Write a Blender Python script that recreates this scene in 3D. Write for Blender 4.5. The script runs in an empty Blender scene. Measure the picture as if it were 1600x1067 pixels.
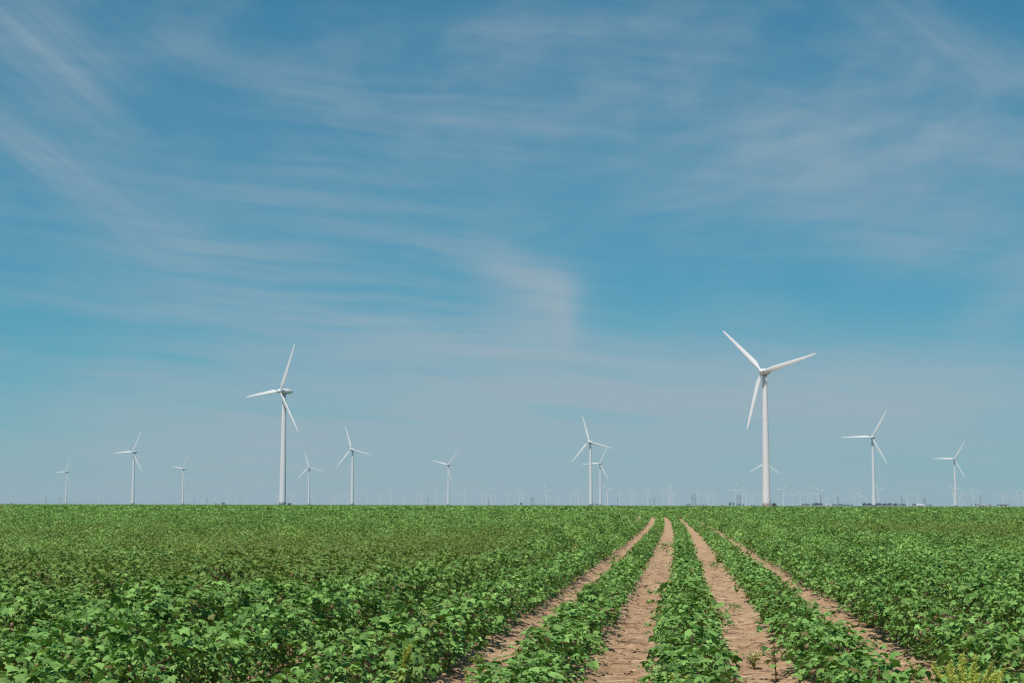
import bpy, math, random
import numpy as np
from mathutils import Matrix, Vector

# ------------------------------------------------------------------ basics
S = bpy.context.scene
COL = S.collection
RNG = np.random.default_rng(11)
random.seed(5)
EYE = 1.34
F_PX, CX, CY = 2500.0, 800.0, 533.5
PSI = math.radians(6.36)            # camera looks this far to the left of the rows
PITCH = math.radians(5.83)
ROLL = 0.0024
Fh = np.array([-math.sin(PSI), math.cos(PSI), 0.0])
Rh = np.array([math.cos(PSI), math.sin(PSI), 0.0])
Zh = np.array([0, 0, 1.0])
Fw = Fh * math.cos(PITCH) + Zh * math.sin(PITCH)
Uw = Zh * math.cos(PITCH) - Fh * math.sin(PITCH)
Rc = math.cos(ROLL) * Rh + math.sin(ROLL) * Uw
Uc = math.cos(ROLL) * Uw - math.sin(ROLL) * Rh


def ray(px, py):
    d = Fw * F_PX + Rc * (px - CX) - Uc * (py - CY)
    return d / np.linalg.norm(d)


def pix(P):
    """photo position of world points (used only to choose what stands inside the view)"""
    d = np.asarray(P, float) - np.array([0, 0, EYE])
    z = d @ Fw
    z = np.where(z < 0.1, 0.1, z)
    return CX + F_PX * (d @ Rc) / z, CY - F_PX * (d @ Uc) / z


# ------------------------------------------------------------------ noise
def _hash(ix, iy, seed):
    h = (ix.astype(np.int64) * 374761393 + iy.astype(np.int64) * 668265263 + seed * 1274126177) & 0xFFFFFFFF
    h = ((h ^ (h >> 13)) * 1274126177) & 0xFFFFFFFF
    return ((h ^ (h >> 16)) & 0xFFFF) / 65535.0


def vnoise(x, y, seed=0):
    ix, iy = np.floor(x), np.floor(y)
    fx, fy = x - ix, y - iy
    fx = fx * fx * (3 - 2 * fx)
    fy = fy * fy * (3 - 2 * fy)
    a = _hash(ix, iy, seed); b = _hash(ix + 1, iy, seed)
    c = _hash(ix, iy + 1, seed); d = _hash(ix + 1, iy + 1, seed)
    return (a * (1 - fx) + b * fx) * (1 - fy) + (c * (1 - fx) + d * fx) * fy


def fbm(x, y, seed=0, octv=4):
    s, a, t = 0.0, 0.5, 0.0
    for k in range(octv):
        s = s + a * vnoise(x * 2 ** k, y * 2 ** k, seed + k)
        t += a
        a *= 0.55
    return s / t


def sstep(a, b, x):
    t = np.clip((x - a) / (b - a), 0, 1)
    return t * t * (3 - 2 * t)


# ------------------------------------------------------------------ field layout
ROW = 1.016
_zz = np.arange(0, 1200, 1.0)
_sl = np.where(_zz < 122, -2 * 7.6e-5 * (_zz + 12), -2 * 7.6e-5 * 134 - (_zz - 122) * 0.00105)
_sl = np.maximum(_sl, -0.30)
_dd = np.concatenate([[0], np.cumsum(_sl)[:-1]])


def bend(y):
    """how far the rows have swung to the left at distance y"""
    return np.interp(y, _zz, _dd)


def rise(y):
    return 0.50 * sstep(30, 270, y)


def row_x(r, y):
    return 0.014 + ROW * r + bend(y)


def row_size(r):
    """(width, height) factors: rows along the bare lanes are narrow, the others have grown together"""
    r = np.asarray(r, float)
    w = np.select([r <= -4, r == -3, r == -2, r == 2, r == 3, r >= 4], [1.28, 1.12, 1.03, 1.00, 1.14, 1.28], .98)
    h = np.select([r <= -3, r == -2, r == -1, r == 1, r == 2, r >= 3], [1.42, 1.16, .88, .95, 1.12, 1.38], 1.0)
    return w, h


def furrow_phase(x, y):
    """0 on a row, 1 in the middle of the strip between rows"""
    u = (x - 0.014 - bend(y)) / ROW
    return np.abs(u - np.round(u)) * 2


def soil_z(x, y):
    p = furrow_phase(x, y)
    near = 1 - sstep(60, 120, y)
    bed = 0.05 * (1 - sstep(0.35, 0.75, p)) * near
    bumps = (fbm(x * 3.1, y * 3.1, 3) - 0.5) * 0.045 + (fbm(x * 13, y * 13, 9, 3) - 0.5) * 0.034
    return rise(y) + bed + bumps * near


def vigour_stress(x, y):
    """1 where the crop is thin and tired, 0 where it is lush"""
    n = fbm(x * 0.10 + 7, y * 0.055 + 3, 21, 3)
    band_l = sstep(14, 22, y + 6 * (n - .5)) * (1 - sstep(48, 76, y + 30 * (n - .5))) * sstep(2.5, 6.0, -x + 3 * (n - .5))
    band_r = sstep(20, 30, y + 10 * (n - .5)) * (1 - sstep(70, 100, y + 40 * (n - .5))) * sstep(4.6, 8.0, x + 2 * (n - .5))
    patch = sstep(0.50, 0.66, n)
    far = 0.55 * sstep(260, 420, y) * sstep(.42, .6, fbm(x * .01, y * .006, 5, 2))
    return np.clip(np.maximum(band_l, band_r) * (0.45 + 0.75 * patch) + 0.18 * patch + far, 0, 1)


# ------------------------------------------------------------------ object helpers
def tag(o, label=None, cat=None, group=None, kind=None):
    if label: o["label"] = label
    if cat: o["category"] = cat
    if group: o["group"] = group
    if kind: o["kind"] = kind
    return o


def link(name, mesh, parent=None, loc=None, rot=None):
    o = bpy.data.objects.new(name, mesh)
    COL.objects.link(o)
    if parent is not None: o.parent = parent
    if loc is not None: o.location = loc
    if rot is not None: o.rotation_euler = rot
    return o


def mesh_np(name, V, Fc, mat, tint=None, smooth=False):
    """V (n,3); Fc (m,k) one face size"""
    V = np.ascontiguousarray(V, np.float32)
    Fc = np.ascontiguousarray(Fc, np.int32)
    me = bpy.data.meshes.new(name)
    me.vertices.add(len(V)); me.vertices.foreach_set("co", V.ravel())
    m, k = Fc.shape
    me.loops.add(m * k); me.loops.foreach_set("vertex_index", Fc.ravel())
    me.polygons.add(m); me.polygons.foreach_set("loop_start", np.arange(0, m * k, k, dtype=np.int32))
    me.polygons.foreach_set("use_smooth", np.full(m, smooth))
    if tint is not None:
        a = me.attributes.new("tint", "FLOAT_COLOR", "POINT")
        a.data.foreach_set("color", np.ascontiguousarray(tint, np.float32).ravel())
    me.materials.append(mat)
    me.update(calc_edges=True)
    return me


class MB:
    """collects simple shapes into one mesh"""
    def __init__(self): self.v, self.f = [], []

    def add(self, vs, fs):
        b = len(self.v)
        self.v += [tuple(map(float, p)) for p in vs]
        self.f += [tuple(i + b for i in f) for f in fs]

    def box(self, x0, x1, y0, y1, z0, z1):
        self.add([(x0, y0, z0), (x1, y0, z0), (x1, y1, z0), (x0, y1, z0), (x0, y0, z1), (x1, y0, z1), (x1, y1, z1), (x0, y1, z1)],
                 [(0, 3, 2, 1), (4, 5, 6, 7), (0, 1, 5, 4), (1, 2, 6, 5), (2, 3, 7, 6), (3, 0, 4, 7)])

    def rings(self, rings, cap0=True, cap1=True):
        n = len(rings[0]); b = len(self.v)
        for r in rings: self.v += [tuple(map(float, p)) for p in r]
        for i in range(len(rings) - 1):
            for j in range(n):
                k = (j + 1) % n
                self.f.append((b + i * n + j, b + i * n + k, b + (i + 1) * n + k, b + (i + 1) * n + j))
        if cap0: self.f.append(tuple(b + j for j in reversed(range(n))))
        if cap1: self.f.append(tuple(b + (len(rings) - 1) * n + j for j in range(n)))

    def tube(self, pts, radii, n=6):
        pts = [np.array(p, float) for p in pts]
        rings = []
        for i, p in enumerate(pts):
            t = pts[min(i + 1, len(pts) - 1)] - pts[max(i - 1, 0)]
            t = t / (np.linalg.norm(t) + 1e-9)
            a = np.cross(t, [0, 0, 1.0]) if abs(t[2]) < 0.9 else np.cross(t, [1.0, 0, 0])
            a /= np.linalg.norm(a); b = np.cross(t, a)
            rings.append([p + radii[i] * (math.cos(q) * a + math.sin(q) * b) for q in np.arange(n) * 2 * math.pi / n])
        self.rings(rings)

    def lathe(self, prof, n=24):
        self.rings([[(r * math.cos(q), r * math.sin(q), z) for q in np.arange(n) * 2 * math.pi / n] for r, z in prof])

    def mesh(self, name, mat, smooth=False):
        me = bpy.data.meshes.new(name)
        me.from_pydata(self.v, [], self.f)
        me.materials.append(mat)
        if smooth: me.polygons.foreach_set("use_smooth", [True] * len(me.polygons))
        me.update()
        return me


# ------------------------------------------------------------------ materials
def newmat(name):
    m = bpy.data.materials.new(name); m.use_nodes = True
    nt = m.node_tree; nt.nodes.clear()
    return m, nt, nt.nodes, nt.links


def N(nt, t, **kw):
    n = nt.nodes.new(t)
    for k, v in kw.items(): setattr(n, k, v)
    return n


def mixcol(nt, fac, a, b, blend="MIX"):
    n = N(nt, "ShaderNodeMix", data_type="RGBA", blend_type=blend)
    for sock, v in ((0, fac), (6, a), (7, b)):
        if isinstance(v, bpy.types.NodeSocket): nt.links.new(v, n.inputs[sock])
        elif sock == 0: n.inputs[0].default_value = v
        else: n.inputs[sock].default_value = (*v, 1)
    return n.outputs[2]


def math_(nt, op, a, b=None, c=None, clamp=False):
    n = N(nt, "ShaderNodeMath", operation=op, use_clamp=clamp)
    for i, v in enumerate((a, b, c)):
        if v is None: continue
        if isinstance(v, bpy.types.NodeSocket): nt.links.new(v, n.inputs[i])
        else: n.inputs[i].default_value = v
    return n.outputs[0]


def paint(name, col, rough=0.45, var=0.12, scale=0.6, metallic=0.0, dirt=None, spec=0.4):
    m, nt, nd, lk = newmat(name)
    out = N(nt, "ShaderNodeOutputMaterial"); p = N(nt, "ShaderNodeBsdfPrincipled")
    tc = N(nt, "ShaderNodeTexCoord")
    mp = N(nt, "ShaderNodeMapping"); mp.inputs["Scale"].default_value = (scale, scale, scale * 0.18)
    nz = N(nt, "ShaderNodeTexNoise"); nz.inputs["Scale"].default_value = 1.0; nz.inputs["Detail"].default_value = 6
    lk.new(tc.outputs["Object"], mp.inputs[0]); lk.new(mp.outputs[0], nz.inputs[0])
    d = dirt or tuple(c * (1 - var) for c in col)
    c = mixcol(nt, nz.outputs[0], d, col)
    lk.new(c, p.inputs["Base Color"])
    p.inputs["Roughness"].default_value = rough; p.inputs["Metallic"].default_value = metallic
    p.inputs["Specular IOR Level"].default_value = spec
    lk.new(p.outputs[0], out.inputs[0])
    return m


def leaf_mat(name, lush_d, lush_l, tired, brown, trans=0.16, rough=0.55):
    """tint.r random brightness, tint.g ageing to brown, tint.b lack of vigour"""
    m, nt, nd, lk = newmat(name)
    out = N(nt, "ShaderNodeOutputMaterial"); p = N(nt, "ShaderNodeBsdfPrincipled")
    tr = N(nt, "ShaderNodeBsdfTranslucent"); mx = N(nt, "ShaderNodeMixShader")
    at = N(nt, "ShaderNodeAttribute", attribute_name="tint")
    sp = N(nt, "ShaderNodeSeparateColor"); lk.new(at.outputs["Color"], sp.inputs[0])
    c = mixcol(nt, sp.outputs[0], lush_d, lush_l)
    c = mixcol(nt, math_(nt, "MULTIPLY", sp.outputs[2], .62), c, tired)
    c = mixcol(nt, sp.outputs[1], c, brown)
    # soft vein and blotch variation on the blade itself
    tc = N(nt, "ShaderNodeTexCoord")
    nz = N(nt, "ShaderNodeTexNoise"); nz.inputs["Scale"].default_value = 38; nz.inputs["Detail"].default_value = 3
    lk.new(tc.outputs["Object"], nz.inputs[0])
    v = math_(nt, "MULTIPLY_ADD", nz.outputs[0], 0.55, 0.72)
    c = mixcol(nt, 1.0, c, v, "MULTIPLY")
    lk.new(c, p.inputs["Base Color"]); p.inputs["Roughness"].default_value = rough
    p.inputs["Specular IOR Level"].default_value = 0.16
    tcl = mixcol(nt, 1.0, c, (1.0, 1.15, 0.45), "MULTIPLY")
    lk.new(tcl, tr.inputs[0])
    mx.inputs[0].default_value = trans
    lk.new(p.outputs[0], mx.inputs[1]); lk.new(tr.outputs[0], mx.inputs[2]); lk.new(mx.outputs[0], out.inputs[0])
    return m


M_LEAF = leaf_mat("cotton_leaf", (0.024, 0.098, 0.013), (0.310, 0.535, 0.135), (0.135, 0.180, 0.032), (0.18, 0.115, 0.045))
M_STEM = paint("cotton_stem", (0.16, 0.075, 0.040), 0.6, 0.5, 40)
M_BOLL = paint("cotton_boll", (0.30, 0.20, 0.09), 0.55, 0.4, 60)
M_PIG = leaf_mat("pigweed_seed_spike", (0.52, 0.54, 0.12), (0.80, 0.79, 0.27), (0.6, 0.58, 0.15), (0.5, 0.36, 0.14), .45)
M_DRY = leaf_mat("pale_dry_weed", (0.34, 0.34, 0.11), (0.60, 0.56, 0.27), (0.45, 0.45, 0.16), (0.5, 0.38, 0.2))
M_LIME = leaf_mat("fresh_weed_leaf", (0.15, 0.25, 0.05), (0.32, 0.44, 0.10), (0.2, 0.25, 0.05), (0.3, 0.2, 0.08))
M_TREE = leaf_mat("far_tree_leaf", (0.05, 0.085, 0.05), (0.11, 0.16, 0.085), (0.09, 0.11, 0.05), (0.12, 0.10, 0.06), 0.1)
M_BARK = paint("bark", (0.10, 0.07, 0.05), 0.9, 0.4, 3)
M_WHITE = paint("turbine_white_paint", (0.80, 0.775, 0.79), 0.42, 0.11, 0.25)
M_BLADE = paint("turbine_blade_gelcoat", (0.82, 0.80, 0.805), 0.36, 0.05, 0.3)
M_GALV = paint("galvanised_steel", (0.30, 0.305, 0.31), 0.6, 0.25, 0.4, 0.2)
M_BOXG = paint("olive_green_cabinet_paint", (0.105, 0.125, 0.085), 0.6, 0.3, 1.5)
M_BOXD = paint("dark_cabinet_trim", (0.05, 0.06, 0.045), 0.6, 0.3, 1.5)
M_SHED = paint("white_shed_siding", (0.78, 0.76, 0.73), 0.6, 0.1, 0.5)
M_ROOFP = paint("pale_metal_roof", (0.62, 0.63, 0.64), 0.45, 0.15, 0.4)
M_ROOFD = paint("dark_shingle_roof", (0.12, 0.10, 0.09), 0.9, 0.3, 0.4)
M_DOOR = paint("dark_doorway", (0.06, 0.06, 0.065), 0.7, 0.3, 0.5)


def soil_mat():
    m, nt, nd, lk = newmat("dry_tan_soil")
    out = N(nt, "ShaderNodeOutputMaterial"); p = N(nt, "ShaderNodeBsdfPrincipled")
    tc = N(nt, "ShaderNodeTexCoord")

    def noise(scale, detail=6, rough=0.6, sx=1, sy=1):
        mp = N(nt, "ShaderNodeMapping"); mp.inputs["Scale"].default_value = (sx, sy, 1)
        n = N(nt, "ShaderNodeTexNoise"); n.inputs["Scale"].default_value = scale
        n.inputs["Detail"].default_value = detail; n.inputs["Roughness"].default_value = rough
        lk.new(tc.outputs["Object"], mp.inputs[0]); lk.new(mp.outputs[0], n.inputs[0])
        return n.outputs[0]
    big = noise(0.8, 5); mid = noise(5, 8, 0.65); fine = noise(60, 6, 0.7)

    def ramp(x, a, b):
        r = N(nt, "ShaderNodeMapRange"); lk.new(x, r.inputs[0])
        r.inputs[1].default_value = a; r.inputs[2].default_value = b
        return r.outputs[0]
    c = mixcol(nt, ramp(big, .35, .65), (0.465, 0.288, 0.158), (0.585, 0.388, 0.232))
    c = mixcol(nt, ramp(mid, .42, .70), c, (0.330, 0.190, 0.102))
    c = mixcol(nt, ramp(fine, .50, .72), c, (0.58, 0.40, 0.255))
    damp = noise(1.7, 6, .62, 1.0, .6)
    c = mixcol(nt, math_(nt, "MULTIPLY", ramp(damp, .54, .66), .5), c, (0.245, 0.135, 0.072))
    grit = noise(24, 5, .75)
    c = mixcol(nt, math_(nt, "MULTIPLY", ramp(grit, .56, .68), .6), c, (0.19, 0.105, 0.055))
    # dark crumbs and old plant bits
    vo = N(nt, "ShaderNodeTexVoronoi"); vo.inputs["Scale"].default_value = 17
    mp = N(nt, "ShaderNodeMapping"); mp.inputs["Scale"].default_value = (1, 1, 1)
    lk.new(tc.outputs["Object"], mp.inputs[0]); lk.new(mp.outputs[0], vo.inputs[0])
    spots = math_(nt, "MULTIPLY", math_(nt, "LESS_THAN", vo.outputs["Distance"], 0.24), ramp(mid, .44, .56))
    c = mixcol(nt, math_(nt, "MULTIPLY", spots, 0.55), c, (0.15, 0.085, 0.045))
    lk.new(c, p.inputs["Base Color"]); p.inputs["Roughness"].default_value = 0.95
    p.inputs["Specular IOR Level"].default_value = 0.15
    b = N(nt, "ShaderNodeBump"); b.inputs["Strength"].default_value = 1.0; b.inputs["Distance"].default_value = 0.03
    h = math_(nt, "ADD", math_(nt, "MULTIPLY", mid, 1.2), math_(nt, "MULTIPLY", fine, 0.6))
    lk.new(h, b.inputs["Height"]); lk.new(b.outputs[0], p.inputs["Normal"])
    lk.new(p.outputs[0], out.inputs[0])
    return m


def plain_mat():
    m, nt, nd, lk = newmat("far_farmland")
    out = N(nt, "ShaderNodeOutputMaterial"); p = N(nt, "ShaderNodeBsdfPrincipled")
    tc = N(nt, "ShaderNodeTexCoord")
    vo = N(nt, "ShaderNodeTexVoronoi"); vo.inputs["Scale"].default_value = 0.0014
    nz = N(nt, "ShaderNodeTexNoise"); nz.inputs["Scale"].default_value = 0.02; nz.inputs["Detail"].default_value = 6
    lk.new(tc.outputs["Object"], vo.inputs[0]); lk.new(tc.outputs["Object"], nz.inputs[0])
    sp = N(nt, "ShaderNodeSeparateColor"); lk.new(vo.outputs["Color"], sp.inputs[0])
    c = mixcol(nt, sp.outputs[0], (0.045, 0.10, 0.03), (0.13, 0.13, 0.055))
    c = mixcol(nt, nz.outputs[0], c, (0.06, 0.105, 0.04))
    lk.new(c, p.inputs["Base Color"]); p.inputs["Roughness"].default_value = 1.0
    lk.new(p.outputs[0], out.inputs[0])
    return m


M_SOIL = soil_mat()
M_PLAIN = plain_mat()


def litter_mat():
    m, nt, nd, lk = newmat("dead_stalks_and_clods")
    out = N(nt, "ShaderNodeOutputMaterial"); p = N(nt, "ShaderNodeBsdfPrincipled")
    at = N(nt, "ShaderNodeAttribute", attribute_name="tint")
    lk.new(at.outputs["Color"], p.inputs["Base Color"]); p.inputs["Roughness"].default_value = 0.9
    lk.new(p.outputs[0], out.inputs[0])
    return m


M_LITTER = litter_mat()

# ------------------------------------------------------------------ leaves
LEAF_NEAR_V = np.array([(0, .22, .07), (0, -.02, 0), (.30, -.20, -.05), (.58, .02, -.10), (.72, .42, -.17), (.36, .40, -.01), (.26, .66, -.04), (0, 1.08, -.22),
                        (-.26, .66, -.04), (-.36, .40, -.01), (-.72, .42, -.17), (-.58, .02, -.10), (-.30, -.20, -.05)], float)
LEAF_NEAR_F = np.array([(0, i, i + 1 if i < 12 else 1) for i in range(1, 13)])
LEAF_MID_V = np.array([(0, .02, .05), (.62, .12, -.10), (.42, .52, -.03), (0, 1.05, -.2), (-.42, .52, -.03), (-.62, .12, -.10), (0, .45, .06)], float)
LEAF_MID_F = np.array([(6, 0, 1), (6, 1, 2), (6, 2, 3), (6, 3, 4), (6, 4, 5), (6, 5, 0)])
LEAF_FAR_V = np.array([(0, -.05, .06), (.55, .35, -.12), (0, 1.0, -.02), (-.55, .35, -.12)], float)
LEAF_FAR_F = np.array([(0, 1, 2), (0, 2, 3)])


def leaf_batch(P, az, tilt, size, tmplV, tmplF, tint, roll=None):
    """P (n,3) petiole ends, az outward heading, tilt of the blade below level"""
    n = len(P)
    out = np.stack([np.cos(az), np.sin(az), np.zeros(n)], 1)
    side = np.stack([-np.sin(az), np.cos(az), np.zeros(n)], 1)
    up = np.array([0, 0, 1.0])
    tip = out * np.cos(tilt)[:, None] - up * np.sin(tilt)[:, None]
    nor = out * np.sin(tilt)[:, None] + up * np.cos(tilt)[:, None]
    if roll is not None:
        c, s = np.cos(roll)[:, None], np.sin(roll)[:, None]
        side, nor = side * c + nor * s, nor * c - side * s
    side = -side
    T = tmplV[None] * size[:, None, None]
    V = P[:, None] + T[..., 0:1] * side[:, None] + T[..., 1:2] * tip[:, None] + T[..., 2:3] * nor[:, None]
    k = len(tmplV)
    Fc = tmplF[None] + (np.arange(n) * k)[:, None, None]
    tt = np.repeat(tint, k, 0)
    return V.reshape(-1, 3), Fc.reshape(-1, tmplF.shape[1]), tt


def canopy(n, hw, h, rng, idx=None, K=18, loose=.30):
    """leaf positions of bushes of half width hw and height h, base at the origin: most leaves sit in
    sprays round the tips of K branches per plant (idx: which plant a leaf belongs to), the rest fill in"""
    if idx is None: idx = np.zeros(n, int)
    m = (int(idx.max()) + 1) * K

    def spots(k):
        az = rng.uniform(0, 2 * math.pi, k)
        zf = 0.15 + 0.85 * rng.random(k) ** 0.72                       # more leaves on top
        prof = np.clip(1 - np.abs((zf - 0.56) / 0.52) ** 2.4, 0.02, 1) ** .5
        rr = np.sqrt(rng.uniform(0.08, 1.0, k)) * prof
        return az, zf, rr
    azc, zc, rc = spots(m)
    az, zf, rr = spots(n)
    c = idx * K + rng.integers(0, K, n)
    use = rng.random(n) > loose
    az = np.where(use, azc[c], az); rr = np.where(use, rc[c], rr)
    zf = np.where(use, zc[c] + rng.normal(0, .045, n), zf)
    jx, jy = rng.normal(0, .14, n) * use, rng.normal(0, .14, n) * use
    x = (np.cos(az) * rr + jx) * hw
    y = (np.sin(az) * rr + jy) * hw
    z = np.clip(zf, .08, 1.08) * h
    spray = np.arctan2(np.sin(az) * rr * .5 + jy, np.cos(az) * rr * .5 + jx)      # leaves of a spray point away from its middle
    tilt = np.clip(rng.normal(0.36, 0.36, n) + 0.35 * (rr - .5) + 0.45 * (0.6 - zf), -0.35, 1.3)
    az2 = spray + rng.normal(0, 0.6, n)
    return np.stack([x, y, z], 1), az2, tilt, zf


def leaf_tint(n, rng, zf, stress, shift=0.0):
    t = np.ones((n, 4))
    t[:, 0] = np.clip(rng.beta(1.4, 1.4, n) * 0.95 + shift, 0, 1)
    old = rng.random(n) < (0.022 + 0.05 * stress)
    t[:, 1] = np.where(old, rng.uniform(.25, .9, n), rng.uniform(0, .07, n))
    t[:, 2] = np.clip(0.06 + 0.85 * stress + rng.normal(0, .13, n), 0, 1)
    return t


# ------------------------------------------------------------------ the near cotton plants, each a thing
def plant_variant(i, wide=False):
    rng = np.random.default_rng(100 + i + 50 * wide)
    n = int(rng.integers(205, 238) * (1.7 if wide else 1))
    hw, h = rng.uniform(.23, .275) * (1.24 if wide else 1), rng.uniform(.37, .44) * (1.3 if wide else 1)
    P, az, tilt, zf = canopy(n, hw, h, rng)
    lob = 1 + 0.20 * np.sin(2 * np.arctan2(P[:, 1], P[:, 0]) + rng.uniform(0, 6)) + 0.12 * np.sin(3 * np.arctan2(P[:, 1], P[:, 0]) + rng.uniform(0, 6))
    P[:, :2] *= lob[:, None]
    size = np.clip(rng.normal(.0340, .0110, n), .015, .066) * (0.88 + .25 * zf)
    stress = 0.0 if i < 9 else (0.35 if i < 12 else 0.8)
    if stress > .5: keep = rng.random(n) < .75; P, az, tilt, zf, size = P[keep], az[keep], tilt[keep], zf[keep], size[keep] * .9; n = len(P)
    V, Fc, T = leaf_batch(P, az, tilt, size, LEAF_NEAR_V, LEAF_NEAR_F, leaf_tint(n, rng, zf, stress), rng.normal(0, .34, n))
    fol = mesh_np("cotton_leaves", V, Fc, M_LEAF, T, True)
    st = MB()
    st.tube([(0, 0, -.06), (.008, .004, h * .45), (-.006, .01, h * .92)], [.008, .006, .003], 5)
    for k in range(9):
        a = rng.uniform(0, 6.28); z0 = rng.uniform(.10, .75) * h; L = rng.uniform(.12, .25)
        e = np.array([math.cos(a) * L, math.sin(a) * L, z0 + rng.uniform(.04, .12)])
        st.tube([(0, 0, z0), e * [.5, .5, 0] + [0, 0, z0 + .05], e], [.004, .003, .002], 4)
    stem = st.mesh("cotton_stems", M_STEM)
    bolls = []
    for k in range(int(rng.integers(0, 4))):
        a = rng.uniform(0, 6.28); r = rng.uniform(.6, 1.0) * hw
        bolls.append((math.cos(a) * r, math.sin(a) * r, rng.uniform(.5, .8) * h))
    return fol, stem, bolls


def boll_mesh():
    b = MB()
    b.lathe([(.002, -.016), (.009, -.013), (.013, -.003), (.012, .007), (.006, .015), (.001, .019)], 8)
    for k in range(3):                       # bracts around the foot
        a = k * 2.09
        b.add([(math.cos(a - .5) * .015, math.sin(a - .5) * .015, -.02), (math.cos(a + .5) * .015, math.sin(a + .5) * .015, -.02), (math.cos(a) * .028, math.sin(a) * .028, .014)], [(0, 1, 2)])
    return b.mesh("cotton_boll", M_BOLL, True)


VAR = [plant_variant(i) for i in range(14)] + [plant_variant(i, True) for i in range(14)]
BOLL = boll_mesh()

DY = 0.30
cand = []
for r in range(-14, 9):
    for y in np.arange(5.0, 29, DY):
        yy = y + (hash((r, round(y * 10))) % 100 / 100 - .5) * .14
        xx = row_x(r, yy) + (hash((r * 7, round(y * 10))) % 100 / 100 - .5) * .10
        cand.append((r, xx, yy))
cand = np.array(cand)
gx, gy = pix(np.stack([cand[:, 1], cand[:, 2], np.full(len(cand), .24)], 1))
tx, ty = pix(np.stack([cand[:, 1], cand[:, 2], np.full(len(cand), .46)], 1))
inside = (gx > -15) & (gx < 1615) & (ty < 1052)
dist = np.hypot(cand[:, 1], cand[:, 2])
order = np.argsort(np.where(inside, dist, 1e9))
NEAR_N = 298
near_set = set(int(i) for i in order[:NEAR_N])
NEAR_MAX = float(dist[order[NEAR_N - 1]])

ORD = ["first", "second", "third", "fourth", "fifth", "sixth", "seventh", "eighth", "ninth", "tenth", "eleventh", "twelfth", "thirteenth", "fourteenth", "fifteenth", "sixteenth", "seventeenth", "eighteenth", "nineteenth", "twentieth", "final"]


def plant_label(r, y, var):
    wide_ = var; var = var % 14
    look = "lush" if var < 9 else ("dull" if var < 12 else "thin brownish")
    fruit = " with brown bolls" if VAR[wide_][2] else ""
    band = "near end" if y < 10.5 else ("middle part" if y < 15 else "farther along")
    if r == 0: place = "in the central row between two bare strips"
    else: place = f"{ORD[abs(r) - 1]} row from central row, {'tallest-turbine' if r > 0 else 'lone-turbine'} side"
    return f"{look} cotton plant{fruit}, {place}, {band}"


def make_plant(i, x, y, r=None, var=None, scale=1.0, label=None, group=None, rz=None):
    rng = np.random.default_rng(5000 + i)
    s = vigour_stress(np.array([x]), np.array([y]))[0]
    if var is None:
        q = s + rng.normal(0, .12)
        var = int(rng.integers(0, 9)) if q < .30 else (int(rng.integers(9, 12)) if q < .62 else int(rng.integers(12, 14)))
    rw, rh = 1.0, 1.0
    if label is None:
        rw, rh = row_size(r)
        if r <= -3 or r >= 3: var += 14; rw, rh = rw / 1.24, rh / 1.3
    fol, stem, bolls = VAR[var]
    z = float(rise(y)) + .035
    root = link("cotton_plant", None, None, (x, y, z), (0, 0, rng.uniform(0, 6.28) if rz is None else rz))
    k = scale * rng.uniform(.92, 1.10)
    root.scale = (float(k * rw * rng.uniform(.93, 1.08)), float(k * rw * rng.uniform(.93, 1.08)), float(k * rh * rng.uniform(.80, 1.14)))
    root.empty_display_size = .1
    lab = label or plant_label(r, y, var)
    tag(root, lab, "cotton plant", group or lab.replace("cotton plant", "cotton plants", 1))
    link("leaves", fol, root); link("stem", stem, root)
    for b in bolls: link("boll", BOLL, root, b, (rng.uniform(-.5, .5), rng.uniform(-.5, .5), 0))
    return root


for i in sorted(near_set):
    r, x, y = cand[i]
    make_plant(i, float(x), float(y), int(r))


def ground_point(px, py, z=0.0):
    d = ray(px, py); t = (z - EYE) / d[2]
    return d[0] * t, d[1] * t


# stray plants standing out in the bare strips
for (px, py, sc, lab) in [(1042, 868, .85, "dark stray cotton plant standing alone out in the central bare strip"),
                          (958, 884, .66, "small stray cotton plant in the bare strip on the lone turbine's side"),
                          (1116, 893, .40, "spindly young cotton plant in the bare strip on the tallest turbine's side"),
                          (1146, 962, .32, "tiny cotton seedling on the bare soil between central row and pale tuft")]:
    gx_, gy_ = ground_point(px, py)
    make_plant(9000 + px, gx_, gy_, 0, 10, sc, lab, "stray cotton plants in the bare strips")

# ------------------------------------------------------------------ all the rest of the crop as one mass
AV, AF, AT, base = [], [], [], 0


def push(V, Fc, T):
    global base
    AV.append(V.astype(np.float32)); AF.append((Fc + base).astype(np.int32)); AT.append(T.astype(np.float32))
    base += len(V)


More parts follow.
